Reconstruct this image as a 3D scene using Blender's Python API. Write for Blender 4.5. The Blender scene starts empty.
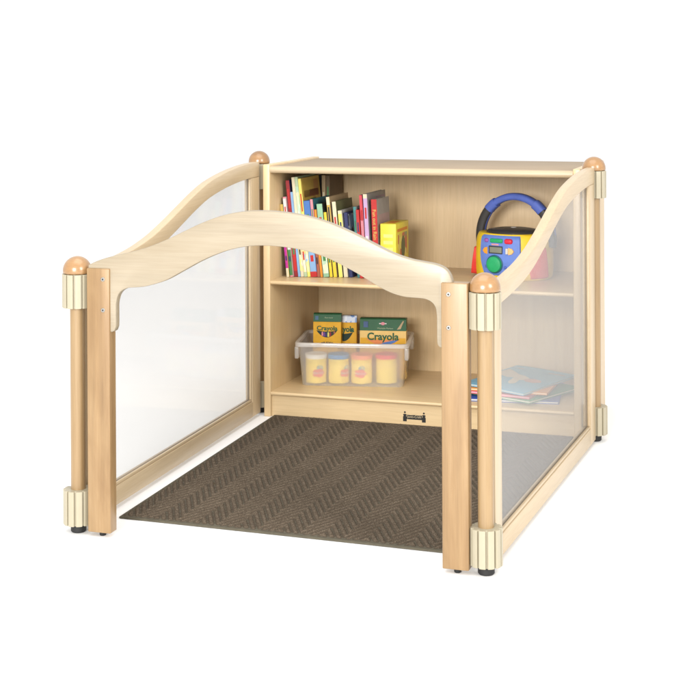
import bpy, bmesh, math, random
import numpy as np
from mathutils import Matrix, Vector
R = math.radians
random.seed(7)
scn = bpy.context.scene
col = scn.collection

# ------------------------------------------------------------------ camera
F_PX, HORIZON = 1454.3, 75.5            # focal length and horizon row for a 700 px picture
YAW, ROLL = 0.3182, -0.0052
cam_data = bpy.data.cameras.new('camera')
cam = bpy.data.objects.new('camera', cam_data)
col.objects.link(cam)
fw = Vector((-math.sin(YAW), math.cos(YAW), 0)); rt = Vector((math.cos(YAW), math.sin(YAW), 0)); up = Vector((0, 0, 1))
r3 = rt * math.cos(ROLL) + up * math.sin(ROLL)
u3 = -rt * math.sin(ROLL) + up * math.cos(ROLL)
M = Matrix((r3, u3, -fw)).transposed().to_4x4()
M.translation = (1.6082, -4.0439, 1.0167)
cam.matrix_world = M
cam_data.sensor_width = 36
cam_data.lens = F_PX / 700 * 36
cam_data.shift_y = -(350 - HORIZON) / 700
cam_data.clip_end = 400
scn.camera = cam

# ------------------------------------------------------------------ world and lamps (a white photo studio)
world = bpy.data.worlds.new('World'); scn.world = world
world.use_nodes = True
bg = world.node_tree.nodes['Background']
bg.inputs[0].default_value = (1, 1, 1, 1)
bg.inputs[1].default_value = 1.12
scn.view_settings.view_transform = 'Standard'
scn.view_settings.look = 'None'
scn.view_settings.exposure = 0.0
scn.view_settings.gamma = 1.0


def lamp(name, loc, target, size, power, color=(1, 1, 1)):
    d = bpy.data.lights.new(name, 'AREA'); d.shape = 'RECTANGLE'
    d.size, d.size_y = size; d.energy = power; d.color = color
    o = bpy.data.objects.new(name, d); col.objects.link(o)
    o.location = loc
    o.rotation_euler = (Vector(target) - Vector(loc)).to_track_quat('-Z', 'Y').to_euler()
    return o


lamp('softbox_key', (0.5, -7.9, 2.15), (0.5, 0, 0.3), (2.4, 1.9), 530, (1, 0.98, 0.95))
lamp('softbox_right', (4.6, -3.6, 2.3), (0.3, -0.3, 0.3), (1.6, 1.8), 150, (1, 0.985, 0.96))
lamp('softbox_top', (0.5, -1.2, 3.4), (0.5, -0.6, 0), (2.6, 2.6), 45)

# ------------------------------------------------------------------ materials
def base_mat(name):
    m = bpy.data.materials.new(name); m.use_nodes = True
    nt = m.node_tree; b = nt.nodes['Principled BSDF']
    return m, nt, b


def L(nt, a, b): nt.links.new(a, b)


def rgba(c): return (c[0], c[1], c[2], 1)


def coords(nt, scale, jitter=True):
    tc = nt.nodes.new('ShaderNodeTexCoord'); mp = nt.nodes.new('ShaderNodeMapping')
    mp.inputs['Scale'].default_value = scale
    if jitter:
        oi = nt.nodes.new('ShaderNodeObjectInfo'); mu = nt.nodes.new('ShaderNodeVectorMath'); mu.operation = 'ADD'
        sc = nt.nodes.new('ShaderNodeMath'); sc.operation = 'MULTIPLY'; sc.inputs[1].default_value = 7.3
        L(nt, oi.outputs['Random'], sc.inputs[0])
        L(nt, tc.outputs['Object'], mu.inputs[0]); L(nt, sc.outputs[0], mu.inputs[1])
        L(nt, mu.outputs[0], mp.inputs['Vector'])
    else:
        L(nt, tc.outputs['Object'], mp.inputs['Vector'])
    return mp.outputs[0]


def noise(nt, vec, scale, detail=3, rough=.5, dist=0):
    n = nt.nodes.new('ShaderNodeTexNoise'); n.inputs['Scale'].default_value = scale
    n.inputs['Detail'].default_value = detail; n.inputs['Roughness'].default_value = rough
    n.inputs['Distortion'].default_value = dist
    L(nt, vec, n.inputs['Vector']); return n.outputs['Fac']


def ramp(nt, fac, stops):
    r = nt.nodes.new('ShaderNodeValToRGB')
    els = r.color_ramp.elements
    while len(els) < len(stops): els.new(0.5)
    for e, (p, c) in zip(els, stops): e.position = p; e.color = rgba(c)
    L(nt, fac, r.inputs[0]); return r.outputs[0]


def mix(nt, fac, a, b, mode='MIX'):
    x = nt.nodes.new('ShaderNodeMix'); x.data_type = 'RGBA'; x.blend_type = mode
    if isinstance(fac, float): x.inputs[0].default_value = fac
    else: L(nt, fac, x.inputs[0])
    for s, v in ((x.inputs[6], a), (x.inputs[7], b)):
        if isinstance(v, tuple): s.default_value = rgba(v)
        else: L(nt, v, s)
    return x.outputs[2]


def wood(name, light, mid, dark, axis, figure=1.0, rough=.38, coat=.15, swirl=.6, along=1.1):
    m, nt, b = base_mat(name)
    def sc(along, across): return tuple(along if i == axis else across for i in range(3))
    broad = noise(nt, coords(nt, sc(along, 9)), 1.0, 4, .55, swirl)
    streak = noise(nt, coords(nt, sc(2.2, 60)), 1.0, 4, .6, .3)
    fibre = noise(nt, coords(nt, sc(14, 420)), 1.0, 2, .6)
    c1 = ramp(nt, broad, [(.30, dark), (.48, mid), (.70, light)])
    c2 = ramp(nt, streak, [(.30, tuple(v * .72 for v in mid)), (.55, mid), (.75, light)])
    c = mix(nt, .45 * figure, c1, c2)
    c = mix(nt, 1 - figure if figure < 1 else 0.0, c, mid)
    f = ramp(nt, fibre, [(.35, (.88, .85, .81)), (.6, (1, 1, 1))])
    c = mix(nt, .55, c, mix(nt, 1.0, c, f, 'MULTIPLY'))
    L(nt, c, b.inputs['Base Color'])
    b.inputs['Roughness'].default_value = rough
    b.inputs['Coat Weight'].default_value = coat; b.inputs['Coat Roughness'].default_value = .25
    bp = nt.nodes.new('ShaderNodeBump'); bp.inputs['Strength'].default_value = .04; bp.inputs['Distance'].default_value = .002
    L(nt, streak, bp.inputs['Height']); L(nt, bp.outputs[0], b.inputs['Normal'])
    return m


def plain(name, c, rough=.45, spec=.5, var=.06, scale=30, coat=0, bump=0):
    m, nt, b = base_mat(name)
    n = noise(nt, coords(nt, (1, 1, 1)), scale, 3)
    lo = tuple(max(0, v * (1 - var)) for v in c); hi = tuple(min(1, v * (1 + var)) for v in c)
    L(nt, ramp(nt, n, [(.35, lo), (.65, hi)]), b.inputs['Base Color'])
    b.inputs['Roughness'].default_value = rough; b.inputs['Specular IOR Level'].default_value = spec
    b.inputs['Coat Weight'].default_value = coat
    if bump:
        bp = nt.nodes.new('ShaderNodeBump'); bp.inputs['Strength'].default_value = bump; bp.inputs['Distance'].default_value = .002
        L(nt, noise(nt, coords(nt, (1, 1, 1)), scale * 6, 3), bp.inputs['Height']); L(nt, bp.outputs[0], b.inputs['Normal'])
    return m


def patches(name, cols, scale, rough=.4):
    """Printed paper: blobs of the listed colours."""
    m, nt, b = base_mat(name)
    v = nt.nodes.new('ShaderNodeTexVoronoi'); v.inputs['Scale'].default_value = scale
    L(nt, coords(nt, (1, 1, .6)), v.inputs['Vector'])
    sx = nt.nodes.new('ShaderNodeSeparateColor'); L(nt, v.outputs['Color'], sx.inputs[0])
    st = [(i / len(cols), c) for i, c in enumerate(cols)]
    r = nt.nodes.new('ShaderNodeValToRGB'); r.color_ramp.interpolation = 'CONSTANT'
    while len(r.color_ramp.elements) < len(st): r.color_ramp.elements.new(.5)
    for e, (p, c) in zip(r.color_ramp.elements, st): e.position = p; e.color = rgba(c)
    L(nt, sx.outputs[0], r.inputs[0]); L(nt, r.outputs[0], b.inputs['Base Color'])
    b.inputs['Roughness'].default_value = rough
    return m


def clear(name, tint, veil, gloss, blur=0.0, blur_rough=.12):
    """Clear or milky plastic: part see-through, part white scatter, part gloss."""
    m = bpy.data.materials.new(name); m.use_nodes = True; nt = m.node_tree; nt.nodes.clear()
    out = nt.nodes.new('ShaderNodeOutputMaterial')
    tr = nt.nodes.new('ShaderNodeBsdfTransparent'); tr.inputs[0].default_value = rgba(tint)
    df = nt.nodes.new('ShaderNodeBsdfDiffuse'); df.inputs[0].default_value = (.93, .93, .93, 1)
    tl = nt.nodes.new('ShaderNodeBsdfTranslucent'); tl.inputs[0].default_value = (.93, .93, .93, 1)
    half = nt.nodes.new('ShaderNodeMixShader'); half.inputs[0].default_value = .5
    L(nt, df.outputs[0], half.inputs[1]); L(nt, tl.outputs[0], half.inputs[2])
    see = tr.outputs[0]
    if blur:
        rf = nt.nodes.new('ShaderNodeBsdfRefraction'); rf.inputs['IOR'].default_value = 1.02
        rf.inputs['Roughness'].default_value = blur_rough
        mb = nt.nodes.new('ShaderNodeMixShader'); mb.inputs[0].default_value = blur
        L(nt, tr.outputs[0], mb.inputs[1]); L(nt, rf.outputs[0], mb.inputs[2]); see = mb.outputs[0]
    m1 = nt.nodes.new('ShaderNodeMixShader')
    n = noise(nt, coords(nt, (1, 1, 1)), 4, 2)
    mr = nt.nodes.new('ShaderNodeMapRange'); mr.inputs['To Min'].default_value = veil * .9; mr.inputs['To Max'].default_value = veil * 1.1
    L(nt, n, mr.inputs['Value']); L(nt, mr.outputs[0], m1.inputs[0])
    L(nt, see, m1.inputs[1]); L(nt, half.outputs[0], m1.inputs[2])
    gl = nt.nodes.new('ShaderNodeBsdfGlossy'); gl.inputs['Roughness'].default_value = .06
    fr = nt.nodes.new('ShaderNodeFresnel')                # same reflectance on both faces of the sheet
    ge = nt.nodes.new('ShaderNodeNewGeometry'); io = nt.nodes.new('ShaderNodeMapRange')
    io.inputs['To Min'].default_value = 1.45; io.inputs['To Max'].default_value = 1 / 1.45
    L(nt, ge.outputs['Backfacing'], io.inputs['Value']); L(nt, io.outputs[0], fr.inputs['IOR'])
    fm = nt.nodes.new('ShaderNodeMath'); fm.operation = 'MULTIPLY'; fm.inputs[1].default_value = gloss
    L(nt, fr.outputs[0], fm.inputs[0])
    m2 = nt.nodes.new('ShaderNodeMixShader')
    L(nt, fm.outputs[0], m2.inputs[0]); L(nt, m1.outputs[0], m2.inputs[1]); L(nt, gl.outputs[0], m2.inputs[2])
    L(nt, m2.outputs[0], out.inputs[0])
    return m


MAPLE = dict(light=(.67, .515, .31), mid=(.625, .462, .258), dark=(.555, .39, .20))
PALE = dict(light=(.56, .445, .295), mid=(.52, .40, .25), dark=(.46, .34, .195))
ARCH = dict(light=(.335, .283, .205), mid=(.312, .258, .180), dark=(.268, .213, .137))
EDGE = dict(light=(.50, .405, .275), mid=(.47, .37, .24), dark=(.42, .315, .19))
DOWEL = dict(light=(.36, .25, .132), mid=(.305, .20, .095), dark=(.215, .125, .050))
WARM = dict(light=(.385, .262, .140), mid=(.300, .188, .086), dark=(.175, .090, .032))
maple = [wood('maple_ply', axis=a, figure=.8, **MAPLE) for a in range(3)]
pale = [wood('pale_maple', axis=a, figure=.7, **PALE) for a in range(3)]
edge_wood = wood('birch_edge', axis=0, figure=.8, **EDGE)
arch_wood = wood('arch_maple', axis=0, figure=.9, **ARCH)
dowel_wood = wood('dowel_hardwood', axis=2, **DOWEL)
warm = [wood('warm_hardwood', axis=a, figure=1.0, swirl=1.5, along=1.8, **WARM) for a in range(3)]
dome_wood = wood('varnished_hardwood', (.42, .245, .110), (.32, .175, .072), (.20, .10, .036), 0, 1.0, .24, .45)
laminate = plain('tan_laminate', (.345, .27, .19), .65, .12, .03, 9)
ivory = plain('ivory_plastic', (.37, .33, .235), .38, .5, .02)
black_rubber = plain('black_rubber', (.012, .012, .012), .6)
steel = plain('bolt_steel', (.36, .35, .33), .3); steel.node_tree.nodes['Principled BSDF'].inputs['Metallic'].default_value = .8
hole_black = plain('socket_black', (.02, .02, .02), .6)
ink = plain('black_ink', (.008, .007, .006), .5)
cream_ink = plain('cream_ink', (.5, .4, .25), .5)
pane_mat = clear('clear_acrylic', (.880, .878, .872), .125, .42)
tub_mat = clear('milky_plastic', (.97, .97, .97), .40, .7, .6, .14)
floor_mat_white = plain('white_paper', (.92, .92, .92), .7, .2, .004, 2)
paper_white = plain('book_paper', (.72, .68, .58), .8, .2, .08, 200)


def paint(name, c, rough=.4, **k): return plain(name, c, rough + .08, .28, .05, 40, **k)


# ------------------------------------------------------------------ mesh helpers
def new(): return bmesh.new()


def add(bm, verts, faces):
    vs = [bm.verts.new(v) for v in verts]
    return vs, [bm.faces.new([vs[i] for i in f]) for f in faces]


def box(bm, lo, hi, bev=0.0, seg=2, mat=None):
    t = bmesh.new()
    x0, y0, z0 = lo; x1, y1, z1 = hi
    add(t, [(x0, y0, z0), (x1, y0, z0), (x1, y1, z0), (x0, y1, z0), (x0, y0, z1), (x1, y0, z1), (x1, y1, z1), (x0, y1, z1)],
        [(3, 2, 1, 0), (4, 5, 6, 7), (0, 1, 5, 4), (1, 2, 6, 5), (2, 3, 7, 6), (3, 0, 4, 7)])
    if bev: bmesh.ops.bevel(t, geom=t.edges[:], offset=bev, segments=seg, affect='EDGES', profile=.5)
    if mat is not None: bmesh.ops.transform(t, matrix=mat, verts=t.verts[:])
    merge(bm, t); return bm


def merge(bm, t):
    me = bpy.data.meshes.new('tmp'); t.to_mesh(me); t.free(); bm.from_mesh(me); bpy.data.meshes.remove(me)


def prism(bm, pts, t0, t1, plane='xz', bev=0.0, seg=2, mat=None):
    """Extrude a closed outline. plane 'xz': pts are (x, z), thickness along y."""
    t = bmesh.new(); n = len(pts)
    def p(q, d):
        if plane == 'xz': return (q[0], d, q[1])
        if plane == 'xy': return (q[0], q[1], d)
        return (d, q[0], q[1])
    a = [t.verts.new(p(q, t0)) for q in pts]; b = [t.verts.new(p(q, t1)) for q in pts]
    f0 = t.faces.new(a); f1 = t.faces.new(b[::-1])
    for i in range(n):
        j = (i + 1) % n; t.faces.new((a[j], a[i], b[i], b[j]))
    bmesh.ops.recalc_face_normals(t, faces=t.faces[:])
    if bev:
        es = list(f0.edges) + list(f1.edges)
        bmesh.ops.bevel(t, geom=es, offset=bev, segments=seg, affect='EDGES', profile=.5, clamp_overlap=True)
    if mat is not None: bmesh.ops.transform(t, matrix=mat, verts=t.verts[:])
    merge(bm, t); return bm


def lathe(bm, prof, c=(0, 0, 0), n=32, mat=None, sx=1, sy=1):
    """Turn (radius, z) points about the vertical; radius 0 closes an end."""
    t = bmesh.new(); rings = []
    for r, z in prof:
        if r < 1e-7: rings.append([t.verts.new((c[0], c[1], c[2] + z))])
        else: rings.append([t.verts.new((c[0] + sx * r * math.cos(2 * math.pi * i / n), c[1] + sy * r * math.sin(2 * math.pi * i / n), c[2] + z)) for i in range(n)])
    for A, B in zip(rings, rings[1:]):
        for i in range(n):
            j = (i + 1) % n
            if len(A) == 1 and len(B) > 1: t.faces.new((A[0], B[j], B[i]))
            elif len(B) == 1 and len(A) > 1: t.faces.new((A[i], A[j], B[0]))
            elif len(A) > 1: t.faces.new((A[i], A[j], B[j], B[i]))
    bmesh.ops.recalc_face_normals(t, faces=t.faces[:])
    if mat is not None: bmesh.ops.transform(t, matrix=mat, verts=t.verts[:])
    merge(bm, t); return bm


def smooth_curve(pts, n=6):
    """Catmull-Rom through the points."""
    P = [np.array(p, float) for p in pts]; P = [2 * P[0] - P[1]] + P + [2 * P[-1] - P[-2]]
    out = []
    for i in range(1, len(P) - 2):
        for k in range(n):
            t = k / n
            out.append(tuple(.5 * ((2 * P[i]) + (P[i + 1] - P[i - 1]) * t + (2 * P[i - 1] - 5 * P[i] + 4 * P[i + 1] - P[i + 2]) * t * t + (-P[i - 1] + 3 * P[i] - 3 * P[i + 1] + P[i + 2]) * t ** 3)))
    out.append(tuple(P[-2])); return out


def relax(pts, it=3):
    P = np.array(pts, float)
    for _ in range(it): P[1:-1] = .5 * P[1:-1] + .25 * (P[:-2] + P[2:])
    return [tuple(p) for p in P]


def obj(name, bm, m, parent=None, smooth=True, angle=32):
    me = bpy.data.meshes.new(name); bm.to_mesh(me); bm.free()
    if smooth:
        for p in me.polygons: p.use_smooth = True
        me.set_sharp_from_angle(angle=R(angle))
    ms = m if isinstance(m, list) else [m]
    for q in ms: me.materials.append(q)
    o = bpy.data.objects.new(name, me); col.objects.link(o)
    if parent is not None: o.parent = parent
    return o


def thing(name, label, cat, loc=(0, 0, 0), rot=(0, 0, 0), group=None):
    o = bpy.data.objects.new(name, None); col.objects.link(o)
    o.location = loc; o.rotation_euler = rot; o.empty_display_size = .05
    o['label'] = label; o['category'] = cat
    if group: o['group'] = group
    return o


def copy_tree(o, parent=None):
    c = o.copy(); col.objects.link(c); c.parent = parent
    for ch in list(o.children): copy_tree(ch, c)
    return c


def lettering(name, text, size, m, parent, mat, depth=.0004, bold=0.0, squash=1.0, align='CENTER', arc=0.0):
    """Raised print: flat letters turned to face -y, then placed by mat."""
    cu = bpy.data.curves.new(name, 'FONT'); cu.body = text; cu.size = size; cu.extrude = depth; cu.offset = bold
    cu.align_x = align; cu.align_y = 'CENTER'; cu.resolution_u = 4
    t = bpy.data.objects.new(name, cu); col.objects.link(t)
    bpy.context.view_layer.update()
    me = bpy.data.meshes.new_from_object(t.evaluated_get(bpy.context.evaluated_depsgraph_get()))
    bpy.data.objects.remove(t); bpy.data.curves.remove(cu)
    face = Matrix(((squash, 0, 0, 0), (0, 0, -1, 0), (0, 1, 0, 0), (0, 0, 0, 1)))
    if arc:
        for v in me.vertices: v.co.y -= arc * v.co.x ** 2
    me.transform(mat @ face)
    me.name = name; me.materials.clear(); me.materials.append(m)
    o = bpy.data.objects.new(name, me); col.objects.link(o); o.parent = parent
    return o


T = Matrix.Translation

# ------------------------------------------------------------------ setting
bm = new(); add(bm, [(-60, -60, 0), (60, -60, 0), (60, 60, 0), (-60, 60, 0)], [(0, 1, 2, 3)])
fl = obj('floor', bm, floor_mat_white, smooth=False); fl['kind'] = 'structure'

# ------------------------------------------------------------------ bookcase
W, D, TH = .950, .447, .0217
ZL, ZM, ZT = .0746, .4061, .7467
case = thing('bookcase', 'low open maple bookcase with one middle shelf and a tan laminate top', 'bookcase')
for x in (0, W - TH):
    bm = new(); box(bm, (x, 0, 0), (x + TH, D, .7525), .003, 3); obj('side_panel', bm, maple[2], case)


def shelf_board(name, z0, z1, y1, m):
    bm = new(); r = (z1 - z0) / 2
    prof = [(y1, z1), (r, z1)] + [(r - r * math.sin(a), (z0 + z1) / 2 + r * math.cos(a)) for a in [math.pi * k / 10 for k in range(1, 10)]] + [(r, z0), (y1, z0)]
    prism(bm, prof, TH, W - TH, 'yz'); return obj(name, bm, m, case)


sh = shelf_board('shelf', ZM - .0118, ZM, .4345, maple[0])
sh2 = shelf_board('shelf', ZL - .0105, ZL, .4345, maple[0])
bm = new(); box(bm, (TH, .010, .7265), (W - TH, D, ZT), .002, 2); obj('top_panel', bm, laminate, case)
bm = new(); prism(bm, [(.0098, .7268)] + [(.0098 - .0098 * math.sin(math.pi * k / 10), .7368 + .0103 * math.cos(math.pi * (1 - k / 10))) for k in range(1, 10)] + [(.0098, .7474)], TH, W - TH, 'yz')
obj('edge_strip', bm, edge_wood, case)
bm = new(); box(bm, (TH, .435, 0), (W - TH, .444, .7262)); obj('back_panel', bm, maple[2], case)
bm = new(); box(bm, (TH, .012, 0), (W - TH, .030, ZL - .0108)); kick = obj('kickboard', bm, maple[0], case)
# maker's mark on the kickboard: two little posts with a lettered bar between them
bm = new(); ky = .012
for x in (.4345, .4915):
    prism(bm, [(x - .0055, .013), (x + .0055, .013), (x + .0055, .026), (x + .0035, .029), (x + .0055, .032), (x + .003, .0345), (x - .003, .0345), (x - .0055, .032), (x - .0035, .029), (x - .0055, .026)], ky - .0006, ky + .0005)
    lathe(bm, [(0, 0), (.0022, .0011), (.0032, .0030), (.0022, .005), (0, .006)], (x, ky, .0362), 12, sy=.3)
box(bm, (.440, ky - .0006, .0195), (.486, ky + .0005, .0225))
prism(bm, [(.440, .0225), (.486, .0225), (.4855, .0325), (.474, .0318), (.463, .0328), (.452, .0318), (.4405, .0325)], ky - .0006, ky + .0005)
obj('emblem', bm, ink, kick, smooth=False)
lettering('emblem_lettering', 'Jonti-Craft', .0098, cream_ink, kick, T((.463, ky - .0008, .0272)), .0002, squash=.98)

# ------------------------------------------------------------------ corner posts
def fluted(bm, z0, z1, ro=.0335, ri=.0278, n=11, phase=0.0):
    pts = []
    for i in range(n):
        for f, r in ((0, ri), (.18, ri), (.20, ro - .0012), (.25, ro), (.58, ro + .0004), (.92, ro), (.97, ro - .0012)):
            a = 2 * math.pi * (i + f) / n + phase; pts.append((r * math.cos(a), r * math.sin(a)))
    prism(bm, pts, z0, z1, 'xy', .0007, 1)


def post(label, x, y, top):
    """top is the height of the dome's crown."""
    t = thing('corner_post', label, 'post', (x, y, 0), (0, 0, 0), 'domed corner posts')
    zc = top - .037
    bm = new(); lathe(bm, [(0, .0), (.0150, 0), (.0172, .003), (.0172, .016), (.012, .019), (.012, .03), (0, .03)], n=28); obj('foot', bm, black_rubber, t)
    bm = new(); lathe(bm, [(0, .028), (.0165, .028), (.0165, zc - .01), (0, zc - .01)], n=36); obj('dowel', bm, dowel_wood, t)
    for z0, z1 in ((.019, .096), (zc - .077, zc - .002)):
        bm = new(); fluted(bm, z0, z1, phase=.35); obj('connector', bm, ivory, t, angle=25)
    bm = new(); r = .0322
    prof = [(0, zc - .001), (r - .002, zc - .001), (r, zc + .001), (r, zc + .005)] + [(r * math.cos(a), zc + .005 + .032 * math.sin(a)) for a in [math.pi / 2 * k / 12 for k in range(1, 12)]] + [(0, top)]
    lathe(bm, prof, n=40); obj('dome_cap', bm, dome_wood, t, angle=50)
    return t


PFL, PFR, PBL, PBR = (.0081, -1.1441), (.9399, -1.1441), (-.0088, .0019), (.9835, .0019)
PBL = (-.0330, .055); PBR = (.9868, .004)
post('short domed post at the front left corner, partly behind the gateway leg', *PFL, .616)
post('short domed post at the front right corner with both fluted connectors in view', *PFR, .614)
post('tall domed post in the shade at the back left, beside the books', *PBL, .790)
post('tall domed post at the back right outer side of the bookcase', *PBR, .788)

# ------------------------------------------------------------------ clear side panels
TOP = [(.0, .577), (.06, .581), (.12, .585), (.18, .590), (.28, .6005), (.376, .618), (.445, .636), (.52, .6585), (.60, .684), (.67, .7055), (.75, .726), (.85, .742), (.95, .7525), (1.05, .7585), (1.16, .760)]


def curve_at(s):
    xs, zs = zip(*TOP); c = smooth_curve(TOP, 8); X = [q[0] for q in c]; Z = [q[1] for q in c]
    return float(np.interp(s, X, Z))


def side(label, P0, P1):
    d = Vector((P1[0] - P0[0], P1[1] - P0[1], 0)); Ln = d.length
    t = thing('side_panel', label, 'side panel', (P0[0], P0[1], 0), (0, 0, math.atan2(d.y, d.x)), 'clear side panels')
    s0, s1 = .034, Ln - (.034 if P1[0] > .5 else .052); h = .0115; drop = .044
    ss = [s0 + (s1 - s0) * k / 60 for k in range(61)]
    up_ = [(s, curve_at(s)) for s in ss]; dn = [(s, curve_at(s) - drop) for s in ss]
    bm = new(); prism(bm, up_ + dn[::-1], -h, h, 'xz', .0025, 2); obj('top_rail', bm, pale[0], t)
    a0, a1 = s0 + .056, s1 - .066
    for q0, q1 in ((s0, a0), (a1, s1)):
        n = 10; qs = [q0 + (q1 - q0) * k / n for k in range(n + 1)]
        bm = new(); prism(bm, [(q1, .0105), (q0, .0105)] + [(q, curve_at(q) - drop - .0003) for q in qs], -h + .0006, h - .0006, 'xz', .0015, 2)
        obj('stile', bm, pale[2], t)
    bm = new(); prism(bm, [(a0 + .0003, .0105), (a1 - .0003, .0105), (a1 - .0003, .055), (a0 + .0003, .055)], -h, h, 'xz', .002, 2); obj('bottom_rail', bm, pale[0], t)
    # beads that hold the sheet, one each side of it
    for s in (-1, 1):
        y0, y1 = sorted((s * .0026, s * .0088))
        bm = new()
        box(bm, (a0 + .0005, y0, .0555), (a1 - .0005, y1, .0625), .0012, 2)
        for q0, q1 in ((a0 + .0005, a0 + .0075), (a1 - .0075, a1 - .0005)):
            box(bm, (q0, y0, .0630), (q1, y1, curve_at((q0 + q1) / 2) - drop - .002), .0012, 2)
        obj('glazing_bead', bm, pale[0], t)
    qs = [a0 - .004 + (a1 - a0 + .008) * k / 50 for k in range(51)]
    bm = new(); prism(bm, [(qs[-1], .052), (qs[0], .052)] + [(q, curve_at(q) - drop + .006) for q in qs], -.002, .002, 'xz')
    obj('clear_sheet', bm, pane_mat, t)
    return t


side('clear panel in a curved maple frame at the left, only white floor behind it', PFL, (-.025, .057))
side('clear panel in a curved maple frame at the right, picture books hazy behind it', PFR, (.9835, .004))

# ------------------------------------------------------------------ arched gateway
gate = thing('arched_gateway', 'wavy pale wooden arch bolted between two square hardwood legs at the entrance', 'gateway', (.48, -1.155, 0))
gx, gy = .48, -1.155
top = [(.0462, .5996), (.0650, .609), (.095, .6202), (.143, .629), (.1903, .6419), (.2337, .6590), (.2764, .6807), (.3186, .7002), (.3606, .7168), (.402, .7262), (.4433, .7305), (.4921, .7302), (.5501, .7250), (.6072, .7119), (.6639, .6892), (.71, .6670), (.7532, .6460), (.7862, .6372), (.8194, .6332), (.8376, .6310), (.8526, .6270), (.8646, .6205), (.8725, .6108), (.8762, .597)]
bot = [(.1142, .4760), (.1142, .5000), (.1150, .5200), (.1225, .5400), (.1400, .5515), (.1640, .5545), (.1899, .5585), (.2332, .5720), (.2759, .5945), (.3181, .6171), (.3601, .6353), (.4016, .6480), (.4428, .6545), (.4921, .6550), (.5497, .6490), (.6067, .6340), (.6637, .6085), (.6916, .5938), (.7196, .5785), (.7472, .5665), (.7749, .5598), (.8020, .5585), (.8200, .5570), (.8330, .5510), (.8405, .5410), (.8432, .5260), (.8436, .5060), (.8436, .4800)]
topc = smooth_curve(relax(top, 1), 5); botc = smooth_curve(bot, 5)
outline = [(x - gx, z) for x, z in topc + [(.8762, .459), (.8520, .459), (.8470, .462), (.8442, .468)] + botc[::-1] + [(.1138, .466), (.1105, .457), (.1045, .4537), (.0462, .4537)]]
bm = new(); prism(bm, outline, -1.1645 - gy, -1.1455 - gy, 'xz', .0028, 2); obj('arch_board', bm, arch_wood, gate, angle=40)
for x0, bolt_x in ((.0451, .0855), (.8542, .8700)):
    bm = new(); box(bm, (x0 - gx, -1.1700 - gy, .010), (x0 + .0556 - gx, -1.1390 - gy, .5935), .0022, 3); lg = obj('leg', bm, warm[2], gate)
    for bz in (.570, .502):
        bm = new(); rot = T((bolt_x - gx, -1.1700 - gy, bz)) @ Matrix.Rotation(R(90), 4, 'X')
        lathe(bm, [(0, -.002), (.0048, -.002), (.0048, .0006), (.0042, .0014), (.0022, .0016), (0, .0010)], n=20, mat=rot); b_ = obj('bolt', bm, steel, lg)
        bm = new(); lathe(bm, [(0, .0011), (.0021, .0011), (.0021, .00175), (0, .00175)], n=6, mat=rot); obj('bolt_socket', bm, hole_black, lg)
    bm = new(); lathe(bm, [(0, 0), (.0065, 0), (.0075, .002), (.0075, .0101), (0, .0101)], (x0 + .0278 - gx, -1.152 - gy, 0), 20); obj('glide', bm, black_rubber, lg)

# ------------------------------------------------------------------ floor mat with chevron ribs
mat_t = thing('floor_mat', 'dark brown chevron ribbed entrance mat lying inside the enclosure', 'mat', (.48, -.53, 0))
Q = dict(fl=(.052, -1.034), fr=(.912, -1.050), br=(.925, .0085), bl=(.0300, .0085))
bm = new(); pts = [(Q[k][0] - .48, Q[k][1] + .53) for k in ('fl', 'fr', 'br', 'bl')]
prism(bm, pts, .0005, .0052, 'xy', .0015, 2)
mat_edge = plain('mat_rubber_edge', (.085, .074, .050), .75, .3, .12, 60)
obj('rubber_edge', bm, mat_edge, mat_t)
nx, ny = 420, 490
u, v = np.meshgrid(np.linspace(0, 1, nx), np.linspace(0, 1, ny))
C = {k: np.array(q) for k, q in Q.items()}
P = (C['fl'][None, None] * ((1 - u) * (1 - v))[..., None] + C['fr'] * (u * (1 - v))[..., None] + C['br'] * (u * v)[..., None] + C['bl'] * ((1 - u) * v)[..., None])
cen = P.reshape(-1, 2).mean(0)
inset = np.array([.004, .0])
X = P[..., 0]; Y = P[..., 1]
X = .48 + (X - .48) * .990; Y = Y * 0 + (Y - Y.min()) / (Y.max() - Y.min()) * (Y.max() - Y.min() - .008) + Y.min() + .006
half = .0505
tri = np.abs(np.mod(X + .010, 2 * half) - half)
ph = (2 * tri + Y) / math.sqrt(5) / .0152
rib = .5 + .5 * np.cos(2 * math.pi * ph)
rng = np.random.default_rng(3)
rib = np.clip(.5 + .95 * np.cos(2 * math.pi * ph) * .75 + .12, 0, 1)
hgt = .0050 + .0034 * rib + rng.normal(0, .00045, X.shape)
edge = np.minimum.reduce([u, 1 - u, v, 1 - v]); fade = np.clip(edge / .012, 0, 1); hgt = .0045 + (hgt - .0045) * fade
me = bpy.data.meshes.new('carpet')
verts = np.stack([X - .48, Y + .53, hgt], -1).reshape(-1, 3)
idx = np.arange(nx * ny).reshape(ny, nx)
faces = np.stack([idx[:-1, :-1], idx[:-1, 1:], idx[1:, 1:], idx[1:, :-1]], -1).reshape(-1, 4)
me.from_pydata(verts.tolist(), [], faces.tolist())
m, nt, b = base_mat('brown_loop_carpet')
cv = coords(nt, (1, 1, 1), False)
n1 = noise(nt, cv, 420, 2); n2 = noise(nt, cv, 9, 3)
c1 = ramp(nt, n1, [(.30, (.056, .042, .029)), (.5, (.104, .080, .057)), (.72, (.190, .156, .118))])
c2 = ramp(nt, n2, [(.3, (.90, .88, .86)), (.7, (1.08, 1.06, 1.04))])
ya = nt.nodes.new('ShaderNodeAttribute'); ya.attribute_name = 'rib_shade'      # shade between the ribs painted in: valleys get a darker colour
L(nt, mix(nt, ya.outputs['Fac'], (.068, .052, .037), mix(nt, 1.0, c1, c2, 'MULTIPLY')), b.inputs['Base Color'])
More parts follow.
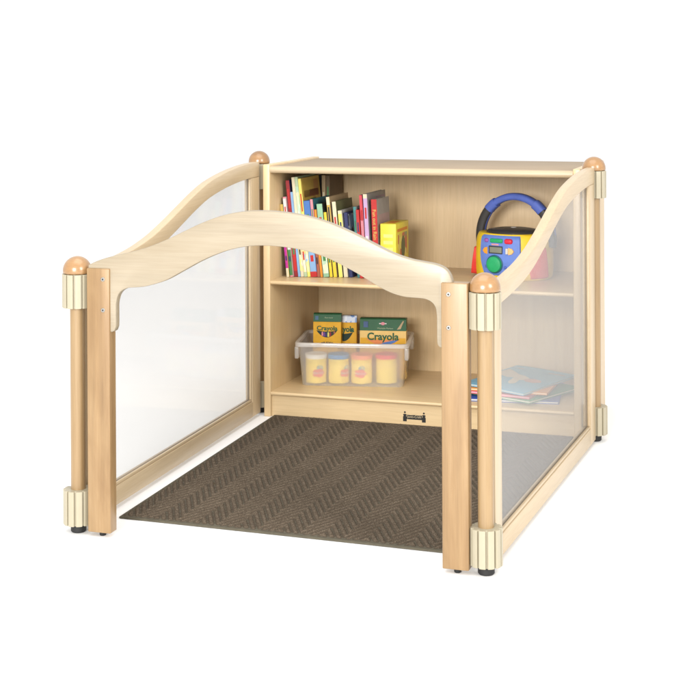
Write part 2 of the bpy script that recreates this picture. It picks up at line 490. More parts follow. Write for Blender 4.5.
b.inputs['Roughness'].default_value = .95; b.inputs['Specular IOR Level'].default_value = .1
bp = nt.nodes.new('ShaderNodeBump'); bp.inputs['Strength'].default_value = .35; bp.inputs['Distance'].default_value = .0015
L(nt, noise(nt, cv, 520, 2), bp.inputs['Height']); L(nt, bp.outputs[0], b.inputs['Normal'])
at = me.attributes.new('rib_shade', 'FLOAT', 'POINT'); at.data.foreach_set('value', (rib * np.where(fade > .5, 1, 0)).astype(np.float32).ravel())
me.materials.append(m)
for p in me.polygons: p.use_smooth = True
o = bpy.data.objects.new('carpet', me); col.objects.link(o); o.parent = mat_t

# ------------------------------------------------------------------ upright books
def book(label, x, y, h, lean, w, spine, cover=None, depth=.165, extras=(), z=ZM, yaw=0):
    t = thing('book', label, 'book', (x, y, z + .0004), (0, -R(lean), R(yaw)), 'books standing on the middle shelf')
    ct = .0014
    cov = cover or spine
    bm = new(); box(bm, (0, 0, 0), (w, .0022, h), .0008, 1)
    sp = obj('spine', bm, spine, t)
    for x0 in (0, w - ct):
        bm = new(); box(bm, (x0, .0022, 0), (x0 + ct, depth, h), .0004, 1); obj('cover', bm, cov, t)
    bm = new(); box(bm, (ct + .0001, .0024, .003), (w - ct - .0001, depth - .003, h - .003)); obj('pages', bm, paper_white, t)
    if not any(e[0] == 'text' for e in extras) and w > .0078:
        rr = random.Random(int(x * 10000)); cs = [ink, cream, red, white, navy, green]
        rr.shuffle(cs); extras = list(extras)
        z0 = rr.uniform(.66, .72); extras.append(('mark', z0, z0 + rr.uniform(.12, .20), cs[0], .30)); z0 = rr.uniform(.16, .24)
        extras.append(('mark', z0, z0 + rr.uniform(.05, .12), cs[1], .26)); z0 = rr.uniform(.40, .46); extras.append(('mark', z0, z0 + .05, cs[2], .22))
    for e in extras:
        kind = e[0]
        if kind == 'mark':
            bm = new(); box(bm, (w * e[4], -.0007, e[1] * h), (w * (1 - e[4]), .0002, e[2] * h)); obj('spine_mark', bm, e[3], sp, False)
        if kind == 'band':                                  # ('band', z0, z1, material): a printed block on the spine
            bm = new(); box(bm, (.0004, -.0004, e[1] * h), (w - .0004, .0002, e[2] * h)); obj('spine_print', bm, e[3], sp, False)
        elif kind == 'art':                                 # ('art', y0, y1, z0, z1, material): a printed block on the right cover
            bm = new(); box(bm, (w - .0002, e[1] * depth, e[3] * h), (w + .0004, e[2] * depth, e[4] * h)); obj('cover_print', bm, e[5], t, False)
        elif kind == 'text':
            lettering('spine_title', e[1], e[2], e[3], sp, T((w / 2, -.0004, e[4] * h)) @ Matrix.Rotation(R(90), 4, 'Y'), .0002, .0002)
    return t


red = paint('red_print', (0.416, 0.024, 0.022)); maroon = paint('maroon_print', (0.243, 0.020, 0.025)); navy = paint('navy_print', (0.027, 0.032, 0.099))
yel = paint('yellow_print', (0.640, 0.480, 0.036)); lemon = paint('lemon_print', (0.656, 0.576, 0.128)); gold = paint('gold_print', (0.496, 0.336, 0.080))
cream = paint('cream_print', (0.592, 0.528, 0.368)); palegreen = paint('pale_green_print', (0.360, 0.448, 0.288)); mint = paint('mint_print', (0.240, 0.416, 0.264))
lblue = paint('light_blue_print', (0.200, 0.344, 0.544)); blue = paint('blue_print', (0.060, 0.152, 0.400)); teal = paint('teal_print', (0.032, 0.153, 0.189))
dteal = paint('deep_teal_print', (0.054, 0.198, 0.198)); pink = paint('pink_print', (0.600, 0.224, 0.264)); white = paint('white_print', (0.600, 0.584, 0.560))
lav = paint('lavender_print', (0.432, 0.288, 0.464)); grey = paint('grey_print', (0.270, 0.257, 0.243)); lgrey = paint('light_grey_print', (0.448, 0.432, 0.408))
brown = paint('red_brown_print', (0.297, 0.090, 0.054)); tan = paint('tan_print', (0.400, 0.288, 0.160)); olive = paint('olive_print', (0.117, 0.126, 0.054))
dark = paint('dark_print', (0.027, 0.025, 0.023)); green = paint('green_print', (0.054, 0.180, 0.063)); magenta = paint('magenta_print', (0.400, 0.024, 0.240))
orange = paint('orange_print', (0.624, 0.224, 0.024)); mottle = patches('storybook_print', [(.75, .66, .30), (.70, .68, .60), (.30, .45, .66), (.78, .60, .22), (.66, .60, .48), (.55, .20, .25)], 95)
mottle_g = patches('green_story_print', [(.42, .58, .40), (.55, .66, .50), (.35, .50, .36), (.62, .62, .42)], 110)
mottle_b = patches('blue_story_print', [(.03, .03, .05), (.20, .30, .48), (.40, .46, .55), (.05, .05, .08), (.55, .50, .45)], 60)
mottle_y = patches('golden_story_print', [(.42, .27, .04), (.48, .33, .05), (.38, .18, .04), (.45, .30, .05)], 30)

book('short yellow book with a magenta spine block, first from the left end of the shelf', .0425, .085, .221, 5.4, .0088, yel, dark, extras=(('band', .12, .45, magenta), ('band', .0, .12, cream), ('band', .86, 1, gold)))
book('narrow pink book with a white top and green foot beside the maroon spine', .0520, .089, .243, 5.4, .0100, pink, lgrey, extras=(('band', .02, .34, green), ('band', .34, .42, white), ('band', .74, .98, white)))
book('thin maroon red book standing taller than the pink one at its left', .0628, .097, .293, 5.4, .0118, maroon, navy, extras=(('band', .06, .55, red),))
book('light blue spine squeezed between the maroon book and the tall cream book', .0752, .097, .258, 5.5, .0074, lblue, lblue, extras=(('band', .05, .5, lblue),))
book('tall cream storybook reaching almost to the bookcase top, left of the pale green one', .0832, .099, .303, 5.6, .0096, cream, cream, extras=(('band', .06, .62, mottle),))
book('tall pale green storybook between the cream and the yellow green tall books', .0933, .101, .304, 5.7, .0096, palegreen, palegreen, extras=(('band', .05, .50, mottle), ('band', .5, .9, mottle_g)))
book('tall yellow green storybook with a golden picture cover facing right', .1034, .103, .299, 5.8, .0094, lemon, gold, extras=(('band', .05, .45, mottle), ('art', .05, .98, .30, .97, mottle_y), ('art', .1, .9, .80, .87, brown), ('art', .42, .72, .62, .78, green)))
book('thick blue book with a red foot in front of the golden picture cover', .1135, .104, .231, 5.8, .0200, blue, blue, .15, extras=(('band', .0, .07, red), ('band', .07, .45, lblue), ('art', .0, 1, .0, .06, red)))
book('thin reddish brown book with a teal cover, right of the thick blue one', .1340, .106, .236, 5.6, .0086, brown, teal, .16, extras=(('band', .75, 1, pink),))
book('low orange brown book tucked between the teal cover and the mint green spine', .1432, .108, .205, 5.6, .0072, orange, brown, .15)
book('mint green book with a thick spine and dark cover', .1512, .112, .222, 5.6, .0180, mint, dark, .15, extras=(('band', .05, .45, mottle_g), ('art', .1, .9, .5, .9, olive)))
book('low bright yellow book between the mint spine and the tall gold book', .1702, .116, .197, 5.6, .0090, yel, navy, .14)
book('gold spined book with a plain tan cover rising behind the cream books', .1812, .120, .243, 5.6, .0108, gold, tan, .18, extras=(('band', .9, 1, cream), ('band', .0, .3, yel)))
book('cream spined book with a dark olive picture cover', .1975, .122, .229, 5.6, .0122, cream, olive, .16, extras=(('art', .25, .8, .45, .85, grey), ('band', .0, .55, lemon)))
book('shorter cream book with a light grey cover beside the navy spine', .2128, .124, .202, 5.5, .0124, cream, lgrey, .16, extras=(('band', .55, .95, lemon),))
book('small navy book with a dark blue picture cover', .2280, .128, .196, 5.0, .0108, navy, navy, .12, extras=(('art', .04, .96, .15, .97, mottle_b),))
book('thin dull teal book just left of the two red spines', .2548, .127, .214, 3.6, .0088, dteal, lgrey, .13)
book('short bright red book in front of the taller pinkish red spine', .2655, .118, .206, 3.5, .0096, red, red, .14)
book('tall pinkish red book between the short red book and the lavender spine', .2765, .125, .250, 3.5, .0098, paint('coral_print', (.60, .07, .09)), navy, .16, extras=(('band', .0, .7, pink),))
book('tall lavender book with a broad grey cover', .2905, .113, .254, 3.0, .0126, lav, grey, .19, extras=(('band', .95, 1, cream), ('art', .45, .95, .70, .95, paint('mauve_print', (.26, .20, .25)))))
book('red book with yellow lettering down its spine, next to the yellow box', .3085, .120, .238, 2.0, .0176, red, grey, .13, extras=(('text', 'Fun out in Rain', .0150, gold, .68), ('art', .1, .95, .3, .8, paint('dusky_print', (.36, .25, .25)))))
for nm, x, m1, lab in (('a', .070, dark, 'dark narrow book standing far back in the corner behind the leaning row'), ('b', .0845, tan, 'tan narrow book standing far back behind the golden picture cover'), ('c', .0990, paint('umber_print', (.15, .10, .055)), 'olive brown narrow book farthest right of those standing at the back wall')):
    book(lab, x, .290, .296, 0, .0125, m1, m1, .13)

# yellow box at the end of the row
yb = thing('game_box', 'bright yellow card box with an orange top panel, right end of book row', 'box', (.3290, .122, ZM))
bw, bd, bh = .0490, .135, .166
bm = new(); box(bm, (0, 0, 0), (bw, bd, bh), .0012, 2); obj('carton', bm, paint('box_yellow', (.66, .54, .05), .35), yb)
bm = new(); box(bm, (.010, .025, bh - .0002), (bw - .012, bd - .045, bh + .0004)); obj('top_print', bm, orange, yb, False)
box_art = patches('box_story_print', [(.62, .50, .06), (.45, .10, .04), (.60, .46, .05), (.20, .24, .10), (.66, .55, .12), (.62, .50, .06)], 60)
bm = new(); box(bm, (bw - .0002, .020, .030), (bw + .0003, .118, .134)); obj('side_picture', bm, box_art, yb, False)
faint = paint('box_pale_yellow', (.70, .62, .19))
for k in range(5):
    bm = new(); box(bm, (.010, -.0004, .045 + .02 * k), (bw - .010, .0002, .055 + .02 * k)); obj('front_print', bm, faint, yb, False)
bm = new(); lathe(bm, [(0, -.0004), (.0205, -.0004), (.0205, .0007), (0, .0007)], n=28, sx=1.6, mat=T((bw, .075, .092)) @ Matrix.Rotation(R(90), 4, 'Y')); obj('side_print', bm, olive, yb, False)
bm = new(); box(bm, (bw - .0002, .012, .140), (bw + .0004, .120, .149)); obj('side_print', bm, orange, yb, False)

# ------------------------------------------------------------------ boombox
bb = thing('boombox', 'chunky toddler CD boombox in blue, yellow and red with an arched carry handle', 'boombox', (.703, .283, ZM), (0, 0, R(-15)))
HW, HD, EXP = .118, .094, 2.3


def plan(phi, sw=1.0, off=0.0):
    s, c = math.sin(phi), math.cos(phi)
    x = (HW * sw + off) * math.copysign(abs(s) ** (2 / EXP), s); y = -(HD * sw + off) * math.copysign(abs(c) ** (2 / EXP), c)
    return x, y


def bulge(z):                                    # the body swells a little at mid height and tucks in at the top
    return 1.0 - .05 * ((z - .055) / .08) ** 2 - (.10 * max(0, (z - .115) / .03) ** 2)


zs = [.000, .004, .012, .03, .055, .08, .10, .115, .125, .132, .136]
bm = new(); n = 64; rings = []
for z in zs:
    k = bulge(z) * (.95 if z == 0 else .985 if z < .005 else 1)
    rings.append([bm.verts.new((*plan(2 * math.pi * i / n, k), z)) for i in range(n)])
for A, B in zip(rings, rings[1:]):
    for i in range(n): j = (i + 1) % n; bm.faces.new((A[i], A[j], B[j], B[i]))
bm.faces.new(rings[-1]); bm.faces.new(rings[0][::-1]); bmesh.ops.recalc_face_normals(bm, faces=bm.faces[:])
tb_yellow = paint('toy_yellow', (.80, .55, .03), .35); tb_blue = paint('toy_blue', (.13, .22, .60), .38); tb_red = paint('toy_red', (.68, .045, .035), .4)
tb_black = paint('toy_charcoal', (.045, .043, .042), .35); tb_green = paint('toy_green', (.02, .36, .13), .3); tb_cream = paint('toy_cream', (.75, .55, .26), .4)
tb_hblue = paint('toy_deep_blue', (.085, .135, .46), .35)
body = obj('body', bm, tb_yellow, bb, angle=60)


def wrap(edge_l, edge_r, z0, z1, off, nu=24, nv=18, thick=.003):
    """Shell patch over the body; edge_l/edge_r give phi limits for each height."""
    bm = new(); g = []
    for j in range(nv + 1):
        z = z0 + (z1 - z0) * j / nv; a, b = edge_l(z), edge_r(z)
        row = []
        for i in range(nu + 1):
            ph = a + (b - a) * i / nu
            fall = 1 if 0 < i < nu and 0 < j < nv else -.4
            row.append(bm.verts.new((*plan(ph, bulge(z), (off(z) if callable(off) else off) * fall), z)))
        g.append(row)
    for j in range(nv):
        for i in range(nu): bm.faces.new((g[j][i], g[j][i + 1], g[j + 1][i + 1], g[j + 1][i]))
    return bm


def phi_of(x): return math.copysign(math.asin(min(1, (abs(x) / HW)) ** (EXP / 2)), x)


lim = lambda z: .047 + .018 * math.sin(math.pi / 2 * min(1, max(0, (z - .012) / .07)))
obj('front_panel', wrap(lambda z: phi_of(-lim(z) - .008), lambda z: phi_of(lim(z)), .012, .1345, .0045), tb_blue, bb, angle=50)
for s in (-1, 1):
    m0, m1 = (64, 112) if s < 0 else (47, 86)
    def near(z): return s * (R(m0) - R(6) * math.sin(math.pi * z / .13))
    def far(z): return s * (R(m1) - R(10) * (z / .13))
    a_, b_ = (far, near) if s < 0 else (near, far)
    bm = wrap(a_, b_, .006, .098 if s > 0 else .092, .004 if s > 0 else (lambda z: .004 + .013 * (1 - z / .095)), 26, 22)
    if s > 0:                                     # grille holes as a dimpled net
        for k, vtx in enumerate(bm.verts):
            if (k % 27) % 2 and (k // 27) % 2: vtx.co.x -= .0012 * math.cos(R(15)); vtx.co.y += .0008
    obj('speaker_grille', bm, tb_red, bb, angle=20 if s > 0 else 50)


def on_front(x, z, off): 
    y = plan(phi_of(x), bulge(z), off)[1]; return Vector((x, y, z))


def pad(x0, x1, z0, z1, bev, m, name, off=.0045, depth=.004, parent=bb):
    c = on_front((x0 + x1) / 2, (z0 + z1) / 2, off); ang = math.atan2(plan(phi_of(x1), 1)[1] - plan(phi_of(x0), 1)[1], x1 - x0)
    hw = (x1 - x0) / 2; hz = (z1 - z0) / 2
    bm = new(); box(bm, (-hw, -depth, -hz), (hw, depth, hz), bev, 3, T(c) @ Matrix.Rotation(ang, 4, 'Z')); return obj(name, bm, m, parent)


sc_ = pad(-.036, .010, .079, .102, .001, tb_black, 'screen_surround', depth=.0022)
pad(-.032, .009, .082, .099, .0008, paint('lcd_grey', (.21, .22, .17), .2), 'screen', depth=.0030)
pad(-.033, .010, .111, .124, .004, tb_green, 'button')
pad(.015, .041, .109, .125, .006, paint('button_red', (.66, .03, .06), .2), 'button', depth=.006)
pad(-.054, -.039, .111, .123, .005, paint('button_purple', (.33, .12, .42), .3), 'button', depth=.003)
pad(-.028, -.003, .1035, .1085, .001, paint('label_pink', (.66, .30, .32), .5), 'badge', depth=.0012)


def tri_button(x, z, d, m):
    c = on_front(x, z, .0045)
    bm = new(); prism(bm, [(x - .010 * d, z - .011), (x + .004 * d, z - .008), (x + .011 * d, z), (x + .004 * d, z + .008), (x - .010 * d, z + .011)], c.y - .004, c.y + .006, 'xz', .0012, 2); obj('button', bm, m, bb)


tri_button(-.0495, .087, -.75, paint('button_orange', (.80, .32, .03), .3)); tri_button(.037, .088, .85, paint('button_peach', (.82, .50, .20), .3))
pad(.0215, .0285, .080, .097, .001, white, 'button_stripe', .0050, .0060)
c = on_front(-.016, .048, .004)
bm = new(); rot = T(c) @ Matrix.Rotation(R(90), 4, 'X')
lathe(bm, [(.0245, -.002), (.0240, .006), (.0225, .010), (.0150, .0125), (0, .0132)], n=36, mat=rot); dial = obj('dial', bm, tb_green, bb, angle=35)
bm = new(); lathe(bm, [(.028, -.003), (.0275, .002), (.0245, .0032), (.0243, .0)], n=36, mat=rot); obj('dial_ring', bm, paint('dial_teal', (.02, .10, .16), .4), bb)
for x in (-.045, .019):
    pad(x - .004, x + .004, .036, .044, .002, tb_hblue, 'button', depth=.0035)
# lid
bm = new(); lathe(bm, [(.075, 0), (.075, .006), (.070, .0115), (.05, .0155), (.02, .0175), (.006, .0176), (.004, .0165), (0, .0165)], (0, -.004, .132), 48, sx=1.12, sy=.98); lid = obj('disc_lid', bm, tb_black, bb, angle=50)
bm = new(); lathe(bm, [(.009, 0), (.008, .0018), (0, .0026)], (0, -.004, .1492), 20); obj('lid_button', bm, paint('lid_silver', (.5, .48, .45), .3), lid)
# handle: arms and grip along an arch
def arch_pt(a): return Vector((.119 * math.sin(a) * (1 - .06 * (1 - math.cos(a)) * 0), .010, .118 + .124 * math.cos(a)))


def arch_piece(a0, a1, hr, hw_, m, name, n=28, edge=.0):
    bm = new(); rows = []
    for i in range(n + 1):
        a = a0 + (a1 - a0) * i / n; p = arch_pt(a); e = arch_pt(a + .01) - arch_pt(a - .01); e.normalize(); nrm = Vector((-e.z, 0, e.x))
        if nrm.z < 0 and abs(a) < 1.2: nrm = -nrm
        row = []
        for k in range(12):
            t = 2 * math.pi * k / 12; ct, st = math.cos(t), math.sin(t)
            q = p + nrm * hr * math.copysign(abs(ct) ** .6, ct) + Vector((0, 1, 0)) * hw_ * math.copysign(abs(st) ** .6, st)
            row.append(bm.verts.new(q))
        rows.append(row)
    for A, B in zip(rows, rows[1:]):
        for k in range(12): j = (k + 1) % 12; bm.faces.new((A[k], A[j], B[j], B[k]))
    bm.faces.new(rows[0][::-1]); bm.faces.new(rows[-1]); bmesh.ops.recalc_face_normals(bm, faces=bm.faces[:])
    return obj(name, bm, m, bb, angle=50)


hd = arch_piece(R(-46), R(46), .0110, .0160, tb_hblue, 'handle_grip')
arch_piece(R(-49), R(-33), .0150, .0165, tb_hblue, 'handle_grip_end', 8); arch_piece(R(33), R(49), .0150, .0165, tb_hblue, 'handle_grip_end', 8)
for s in (-1, 1):
    a0, a1 = sorted((s * R(47), s * R(100)))
    arch_piece(a0, a1, .0140, .0135, tb_black, 'handle_arm', 16)
    a0, a1 = sorted((s * R(47), s * R(84)))
    bm_o = arch_piece(a0, a1, .0152, .0060, tb_hblue, 'handle_trim', 16)

# ------------------------------------------------------------------ storage tub, crayon boxes, dough tubs
TA = R(11); TO = (.0803, .1112, ZL)
tub = thing('storage_tub', 'milky clear plastic tub with a flanged rim on the bottom shelf, full of craft supplies', 'tub', TO, (0, 0, TA))
bw_, bd_, th_ = .307, .196, .131


def loop(x0, x1, y0, y1, z, r=.018, n=6):
    out = []
    for cx, cy, a0 in ((x1 - r, y1 - r, 0), (x0 + r, y1 - r, 90), (x0 + r, y0 + r, 180), (x1 - r, y0 + r, 270)):
        for k in range(n + 1):
            a = R(a0 + 90 * k / n); out.append((cx + r * math.cos(a), cy + r * math.sin(a), z))
    return out


def skin(bm, loops, cap0=False, cap1=False):
    rows = [[bm.verts.new(p) for p in l] for l in loops]; n = len(rows[0])
    for A, B in zip(rows, rows[1:]):
        for k in range(n): j = (k + 1) % n; bm.faces.new((A[k], A[j], B[j], B[k]))
    if cap0: bm.faces.new(rows[0][::-1])
    if cap1: bm.faces.new(rows[-1])


bm = new(); g_ = .010
skin(bm, [loop(0, bw_, 0, bd_, .0003), loop(-.001, bw_ + .001, -.001, bd_ + .001, .003), loop(-g_, bw_ + g_, -g_, bd_ + g_, th_ - .008),
          loop(-g_ + .002, bw_ + g_ - .002, -g_ + .002, bd_ + g_ - .002, th_ - .008), loop(.001, bw_ - .001, .001, bd_ - .001, .003)][:3], True)
obj('tub_wall', bm, tub_mat, tub)
bm = new(); e = .010 + g_
skin(bm, [loop(-g_, bw_ + g_, -g_, bd_ + g_, th_ - .0075), loop(-g_, bw_ + g_, -g_, bd_ + g_, th_), loop(-g_ - .003, bw_ + g_ + .003, -g_ - .003, bd_ + g_ + .003, th_ + .002, .02), loop(-e + .001, bw_ + e - .001, -e + .001, bd_ + e - .001, th_ + .0015, .022), loop(-e, bw_ + e, -e, bd_ + e, th_ - .001, .022), loop(-e, bw_ + e, -e, bd_ + e, th_ - .010, .022), loop(-e + .0015, bw_ + e - .0015, -e + .0015, bd_ + e - .0015, th_ - .010, .022)])
rim_mat = clear('milky_rim_plastic', (.97, .97, .97), .62, .8)
obj('rim', bm, rim_mat, tub)
for s in (0, 1):                                   # grip skirts at the two short ends
    x0, x1 = ((-e, -e + .012) if s == 0 else (bw_ + e - .012, bw_ + e)); bm = new()
    box(bm, (x0 + (.0004 if s == 0 else -.0004), -e + .004, th_ - .047), (x1 + (.0004 if s == 0 else -.0004), -e + .052, th_ - .0105), .003, 2)
    box(bm, (x0 + (.0004 if s == 0 else -.0004), bd_ + e - .052, th_ - .047), (x1 + (.0004 if s == 0 else -.0004), bd_ + e - .004, th_ - .0105), .003, 2)
    obj('grip_skirt', bm, tub_mat, tub)

TM = T(TO) @ Matrix.Rotation(TA, 4, 'Z')


def in_tub(x, y, z=.0045): p = TM @ Vector((x, y, z)); return (p.x, p.y, p.z)


cy_yel = paint('crayon_yellow', (.62, .33, .012), .4); cy_pale = paint('crayon_pale_orange', (.66, .45, .15), .4); cy_green = paint('crayon_green', (.012, .085, .030), .4); cy_blk = paint('crayon_black_green', (.012, .03, .02), .5)
cy_txt = paint('crayon_letter_green', (.015, .09, .04), .5)


def craybox(label, x0, x1, y, dep, ztop, zsplit, body_m, flap_m, lean=3.0):
    t = thing('crayon_box', label, 'crayon box', in_tub(x0, y), (R(-lean), 0, TA), 'crayon boxes in the tub')
    w, h, hs = x1 - x0, ztop - .0045, zsplit - .0045
    bm = new(); box(bm, (0, 0, 0), (w, dep, hs), .0006, 1); obj('carton', bm, body_m, t)
    bm = new(); prism(bm, [(.0004, hs + .0002), (dep, hs + .0002), (dep, h), (.0065, h), (.0035, h - .003)], .0003, w - .0003, 'yz'); fl_ = obj('flap', bm, flap_m, t)
    return t, w, h, hs, fl_


# small box
t, w, h, hs, f1 = craybox('small orange yellow crayon box with green flap, left of the three in the tub', .0205, .1075, .092, .030, .2030, .1775, cy_yel, cy_green)
smile = [(.0 + .074 * k / 16, .0) for k in range(17)]


def swoosh(x0, x1, zt, dz):
    up_ = [(x0 + (x1 - x0) * k / 20, zt - dz * .18 * math.sin(math.pi * k / 20)) for k in range(21)]
    dn = [(x0 + (x1 - x0) * k / 20, zt - dz * math.sin(math.pi * k / 20) ** .8) for k in range(21)]
    return up_ + dn[1:-1][::-1]


def badge(t, x0, x1, zt, dz, cols, name='badge'):
    bm = new(); prism(bm, swoosh(x0, x1, zt, dz), -.0004, .0003); obj(name, bm, cy_blk, t, False)
    n = len(cols); a0, a1 = x0 + (x1 - x0) * .25, x0 + (x1 - x0) * .92
    for k, c_ in enumerate(cols):
        xa = a0 + (a1 - a0) * k / n; xb = xa + (a1 - a0) / n * .82; xm = (xa + xb) / 2; d_ = dz * math.sin(math.pi * (xm - x0) / (x1 - x0)) ** .8
        bm = new(); prism(bm, [(xa, zt - d_ * .92), (xb, zt - d_ * .92), (xb, zt - d_ * .36), ((xa + xb) / 2, zt - d_ * .22), (xa, zt - d_ * .36)], -.0008, .0002); obj('crayon_print', bm, c_, t, False)


badge(t, .010, w - .012, hs - .026, .022, [pink, paint('violet_print', (.12, .04, .25)), navy, lemon, maroon, dark, brown])
lettering('lettering', 'Crayola', .0195, cy_txt, t, T((w / 2, -.0012, hs - .020)), .0003, .0005, 1.05)
lettering('count_lettering', '24 CRAYONS', .0130, ink, t, T((w / 2, -.0006, hs - .066)), .0003, .0004, 1.0, arc=9)
lettering('flap_lettering', 'Non-toxic', .0062, palegreen, f1, T((w * .56, .0001, hs + .013)), .0002)
bm = new(); box(bm, (.006, -.0001 + .0005, hs + .006), (.016, .0012, hs + .018)); obj('flap_print', bm, paint('flap_blue', (.06, .13, .22)), f1, False)
# hidden box with picture flap
t, w, h, hs, f2 = craybox('orange crayon box with a blue and white picture flap, half hidden in the middle', .0800, .1525, .125, .028, .1920, .1710, cy_yel, patches('flap_picture', [(.20, .34, .60), (.60, .64, .70), (.10, .20, .45), (.65, .5, .5), (.45, .5, .6)], 70))
badge(t, .004, w - .012, hs - .030, .028, [])
lettering('lettering', 'Crayola', .0250, cy_txt, t, T((w / 2 - .006, -.0012, hs - .021)), .0003, .0007, .86)
bm = new(); lathe(bm, [(0, -.0007), (.005, -.0007), (.005, .0003), (0, .0003)], n=16, mat=T((w - .0165, 0, hs - .025)) @ Matrix.Rotation(R(90), 4, 'X')); obj('tip_print', bm, ink, t, False)
# wide box
t, w, h, hs, f3 = craybox('wide pale orange crayon box with a dark green flap, right of the three', .1650, .3095, .100, .040, .1890, .1515, cy_pale, cy_green)
bm = new(); box(bm, (.002, -.0004, 0), (w - .002, .0002, hs - .022)); obj('front_print', bm, cy_yel, t, False)
bm = new(); prism(bm, swoosh(.020, w - .018, hs - .024, .021), -.0007, .0002); obj('badge', bm, paint('crayon_mix', (.60, .20, .06)), t, False)
bm = new(); prism(bm, [(.060, hs - .043), (.085, hs - .045), (.108, hs - .036), (.120, hs - .028), (.100, hs - .030), (.075, hs - .036)], -.0011, .0002); obj('marker_print', bm, blue, t, False)
lettering('lettering', 'Crayola', .0310, cy_txt, t, T((w / 2, -.0012, hs - .0185)), .0003, .0008, 1.0)
for x0, x1, m_, nm in ((.012, .026, paint('flap_navy', (.05, .09, .2)), 'flap_print'),):
    bm = new(); box(bm, (x0, -.0003, hs + .010), (x1, .0012, hs + .028)); obj(nm, bm, m_, f3, False)
bm = new(); lathe(bm, [(0, -.0008), (.0048, -.0008), (.0048, .0006), (0, .0006)], n=20, sx=1.3, mat=T((w * .50, .0002, hs + .022)) @ Matrix.Rotation(R(90), 4, 'X')); obj('flap_badge', bm, pink, f3, False)
bm = new(); box(bm, (w * .42, -.0002, hs + .0205), (w * .58, .0006, hs + .0235)); obj('flap_badge_bar', bm, white, f3, False)
lettering('flap_lettering', 'Washable Markers', .0065, palegreen, f3, T((w * .55, -.0001, hs + .0075)), .0002)
bm = new(); prism(bm, [(w * .80, hs + .004), (w * .88, hs + .006), (w * .955, hs + .030), (w * .93, hs + .031)], -.0003, .0008); obj('flap_marker', bm, tan, f3, False)

dough_y = paint('dough_can_yellow', (.82, .62, .10), .5)
logo_red = paint('dough_logo_red', (.66, .10, .10), .5); logo_teal = paint('dough_logo_teal', (.10, .30, .38), .5)
for (cx, cyy, lidc, lab, a) in ((.0385, .0400, (.80, .78, .72), 'yellow modelling dough can with a white lid, first from the left in the tub', 22), (.1080, .0430, (.06, .24, .52), 'yellow modelling dough can with a blue lid, second from the left in the tub', 48), (.1780, .0440, (.85, .25, .12), 'yellow modelling dough can with an orange pink lid, third from the left in the tub', 0), (.2530, .0560, (.75, .05, .07), 'yellow modelling dough can with a red lid, fourth from the left in the tub', 180)):
    t = thing('dough_can', lab, 'dough can', in_tub(cx, cyy), (0, 0, TA), 'modelling dough cans in the tub')
    r = .0318
    bm = new(); lathe(bm, [(0, 0), (r - .002, 0), (r, .0015), (r, .074), (0, .074)], n=40); can = obj('can', bm, dough_y, t)
    bm = new(); lathe(bm, [(0, .0742), (r + .0016, .0742), (r + .0018, .0745), (r + .0018, .0845), (r + .0005, .0868), (r - .004, .0868), (r - .0055, .0855), (0, .0855)], n=40); obj('lid', bm, paint('can_lid', lidc, .4), t)
    # printed cloud logo wrapped on the can
    def wrapped(x, z, off): th = x / r - math.pi / 2 + R(a); return ((r + off) * math.cos(th), (r + off) * math.sin(th), z)
    bm = new(); g = []
    cloud = [(.0185 * math.cos(q) * (1 + .10 * math.cos(5 * q)), .0125 * math.sin(q) * (1 + .10 * math.cos(5 * q))) for q in [2 * math.pi * k / 40 for k in range(40)]]
    c0 = bm.verts.new(wrapped(0, .032, .0007)); ring = [bm.verts.new(wrapped(x, .032 + z, .0005)) for x, z in cloud]; mid = [bm.verts.new(wrapped(x * .5, .032 + z * .5, .0007)) for x, z in cloud]
    for k in range(40):
        j = (k + 1) % 40; bm.faces.new((ring[k], ring[j], mid[j], mid[k])); bm.faces.new((mid[k], mid[j], c0))
    obj('logo', bm, logo_red, can)
    bm = new(); ring = [bm.verts.new(wrapped(.004 + .010 * math.cos(q), .048 + .007 * math.sin(q), .0006)) for q in [2 * math.pi * k / 20 for k in range(20)]]
    bm.faces.new(ring); obj('logo_cap', bm, logo_teal, can)
    lt = lettering('logo_lettering', 'Play-Doh', .0085, white, can, Matrix.Identity(4), .0002, .0002)
    for vtx in lt.data.vertices: vtx.co = Vector(wrapped(vtx.co.x, .032 + vtx.co.z, .0012 - vtx.co.y))

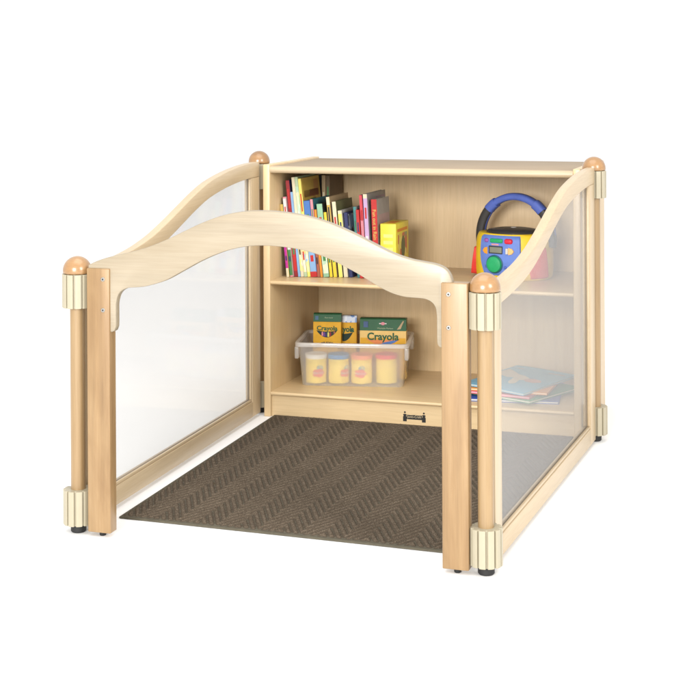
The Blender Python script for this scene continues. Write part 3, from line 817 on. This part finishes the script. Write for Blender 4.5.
# ------------------------------------------------------------------ picture books lying on the bottom shelf
def flat_book(label, corners, z, th, top_m, page_m=paper_white, sag=0.0, extras=None):
    cx = sum(c[0] for c in corners) / 4; cy = sum(c[1] for c in corners) / 4
    t = thing('picture_book', label, 'picture book', (cx, cy, z), (0, 0, 0), 'picture books lying in a pile')
    A, B, C_, D_ = [np.array((c[0] - cx, c[1] - cy)) for c in corners]
    def quad(z0, z1, shrink, m, name):
        bm = new(); k = 1 - shrink; N = 14; rows = []
        for zz in (z0, z1):
            rw = []
            for j in range(N + 1):
                for i in range(N + 1):
                    u, v = i / N, j / N
                    p = (A * (1 - u) * (1 - v) + B * u * (1 - v) + C_ * u * v + D_ * (1 - u) * v) * k
                    rw.append(bm.verts.new((p[0], p[1], zz + sag * (math.sin(math.pi * u * 1.3 + .4) * .6 + .5 * v * v))))
            rows.append(rw)
        id_ = lambda l, i, j: rows[l][j * (N + 1) + i]
        for j in range(N):
            for i in range(N):
                bm.faces.new((id_(1, i, j), id_(1, i + 1, j), id_(1, i + 1, j + 1), id_(1, i, j + 1)))
                bm.faces.new((id_(0, i, j), id_(0, i, j + 1), id_(0, i + 1, j + 1), id_(0, i + 1, j)))
        for i in range(N):
            bm.faces.new((id_(0, i, 0), id_(0, i + 1, 0), id_(1, i + 1, 0), id_(1, i, 0))); bm.faces.new((id_(0, i + 1, N), id_(0, i, N), id_(1, i, N), id_(1, i + 1, N)))
            bm.faces.new((id_(0, 0, i + 1), id_(0, 0, i), id_(1, 0, i), id_(1, 0, i + 1))); bm.faces.new((id_(0, N, i), id_(0, N, i + 1), id_(1, N, i + 1), id_(1, N, i)))
        return obj(name, bm, m, t)
    quad(.0, .0012, 0, top_m, 'cover'); quad(.0013, th - .0013, .025, page_m, 'pages'); tc_ = quad(th - .0012, th, 0, top_m, 'cover')
    if extras:
        for pts, m, nm in extras:
            bm = new(); vs = []
            for (u, v) in pts:
                p = A * (1 - u) * (1 - v) + B * u * (1 - v) + C_ * u * v + D_ * (1 - u) * v
                vs.append(bm.verts.new((p[0], p[1], th + .0006 + sag * (math.sin(math.pi * u * 1.3 + .4) * .6 + .5 * v * v))))
            bm.faces.new(vs); obj(nm, bm, m, tc_, False)
    return t


z = ZL + .0003
flat_book('dark blue picture book at the bottom of the pile', [(.615, .050), (.872, .082), (.842, .340), (.585, .308)], z, .0075, paint('cover_blue', (.03, .09, .38)))
z += .0078
flat_book('green picture book second from the bottom of the pile', [(.600, .112), (.797, .032), (.905, .268), (.708, .350)], z, .0075, paint('cover_green', (.04, .26, .10)))
z += .0078
flat_book('red and pink picture book in the middle of the pile', [(.592, .085), (.792, .052), (.840, .330), (.640, .364)], z, .0075, paint('cover_pink', (.62, .10, .14)), paint('pink_page', (.80, .45, .5)))
z += .0078
flat_book('orange picture book directly under the top one in the pile', [(.600, .088), (.838, .085), (.842, .340), (.604, .343)], z, .0060, paint('cover_orange', (.80, .33, .08)), paint('cream_page', (.8, .7, .5)))
z += .0063
cream_art = paint('picture_cream', (.72, .66, .52)); brown_art = paint('picture_brown', (.42, .22, .13)); rosy_art = paint('picture_salmon', (.62, .34, .28))
flat_book('pale blue picture book with a cream animal on its cover, topmost of the pile', [(.578, .120), (.778, .036), (.882, .330), (.682, .414)], z, .0065, paint('cover_sky_blue', (.18, .46, .66)), sag=.0025, extras=[
    ([(.02, .62), (.16, .52), (.30, .47), (.44, .50), (.56, .44), (.66, .47), (.60, .56), (.48, .62), (.36, .64), (.22, .72), (.06, .80)], cream_art, 'animal_print'),
    ([(.40, .50), (.48, .30), (.56, .24), (.60, .30), (.54, .46)], cream_art, 'leg_print'),
    ([(.58, .47), (.66, .42), (.78, .42), (.86, .48), (.80, .55), (.68, .57), (.60, .54)], rosy_art, 'fish_print'),
    ([(.79, .44), (.86, .48), (.80, .54), (.82, .49)], brown_art, 'fin_print'),
    ([(.0, .28), (.16, .36), (.17, .42), (.0, .37)], brown_art, 'branch_print'),
    ([(.12, .86), (.9, .86), (.9, .90), (.12, .90)], paint('picture_grey', (.35, .40, .42)), 'band_print')])
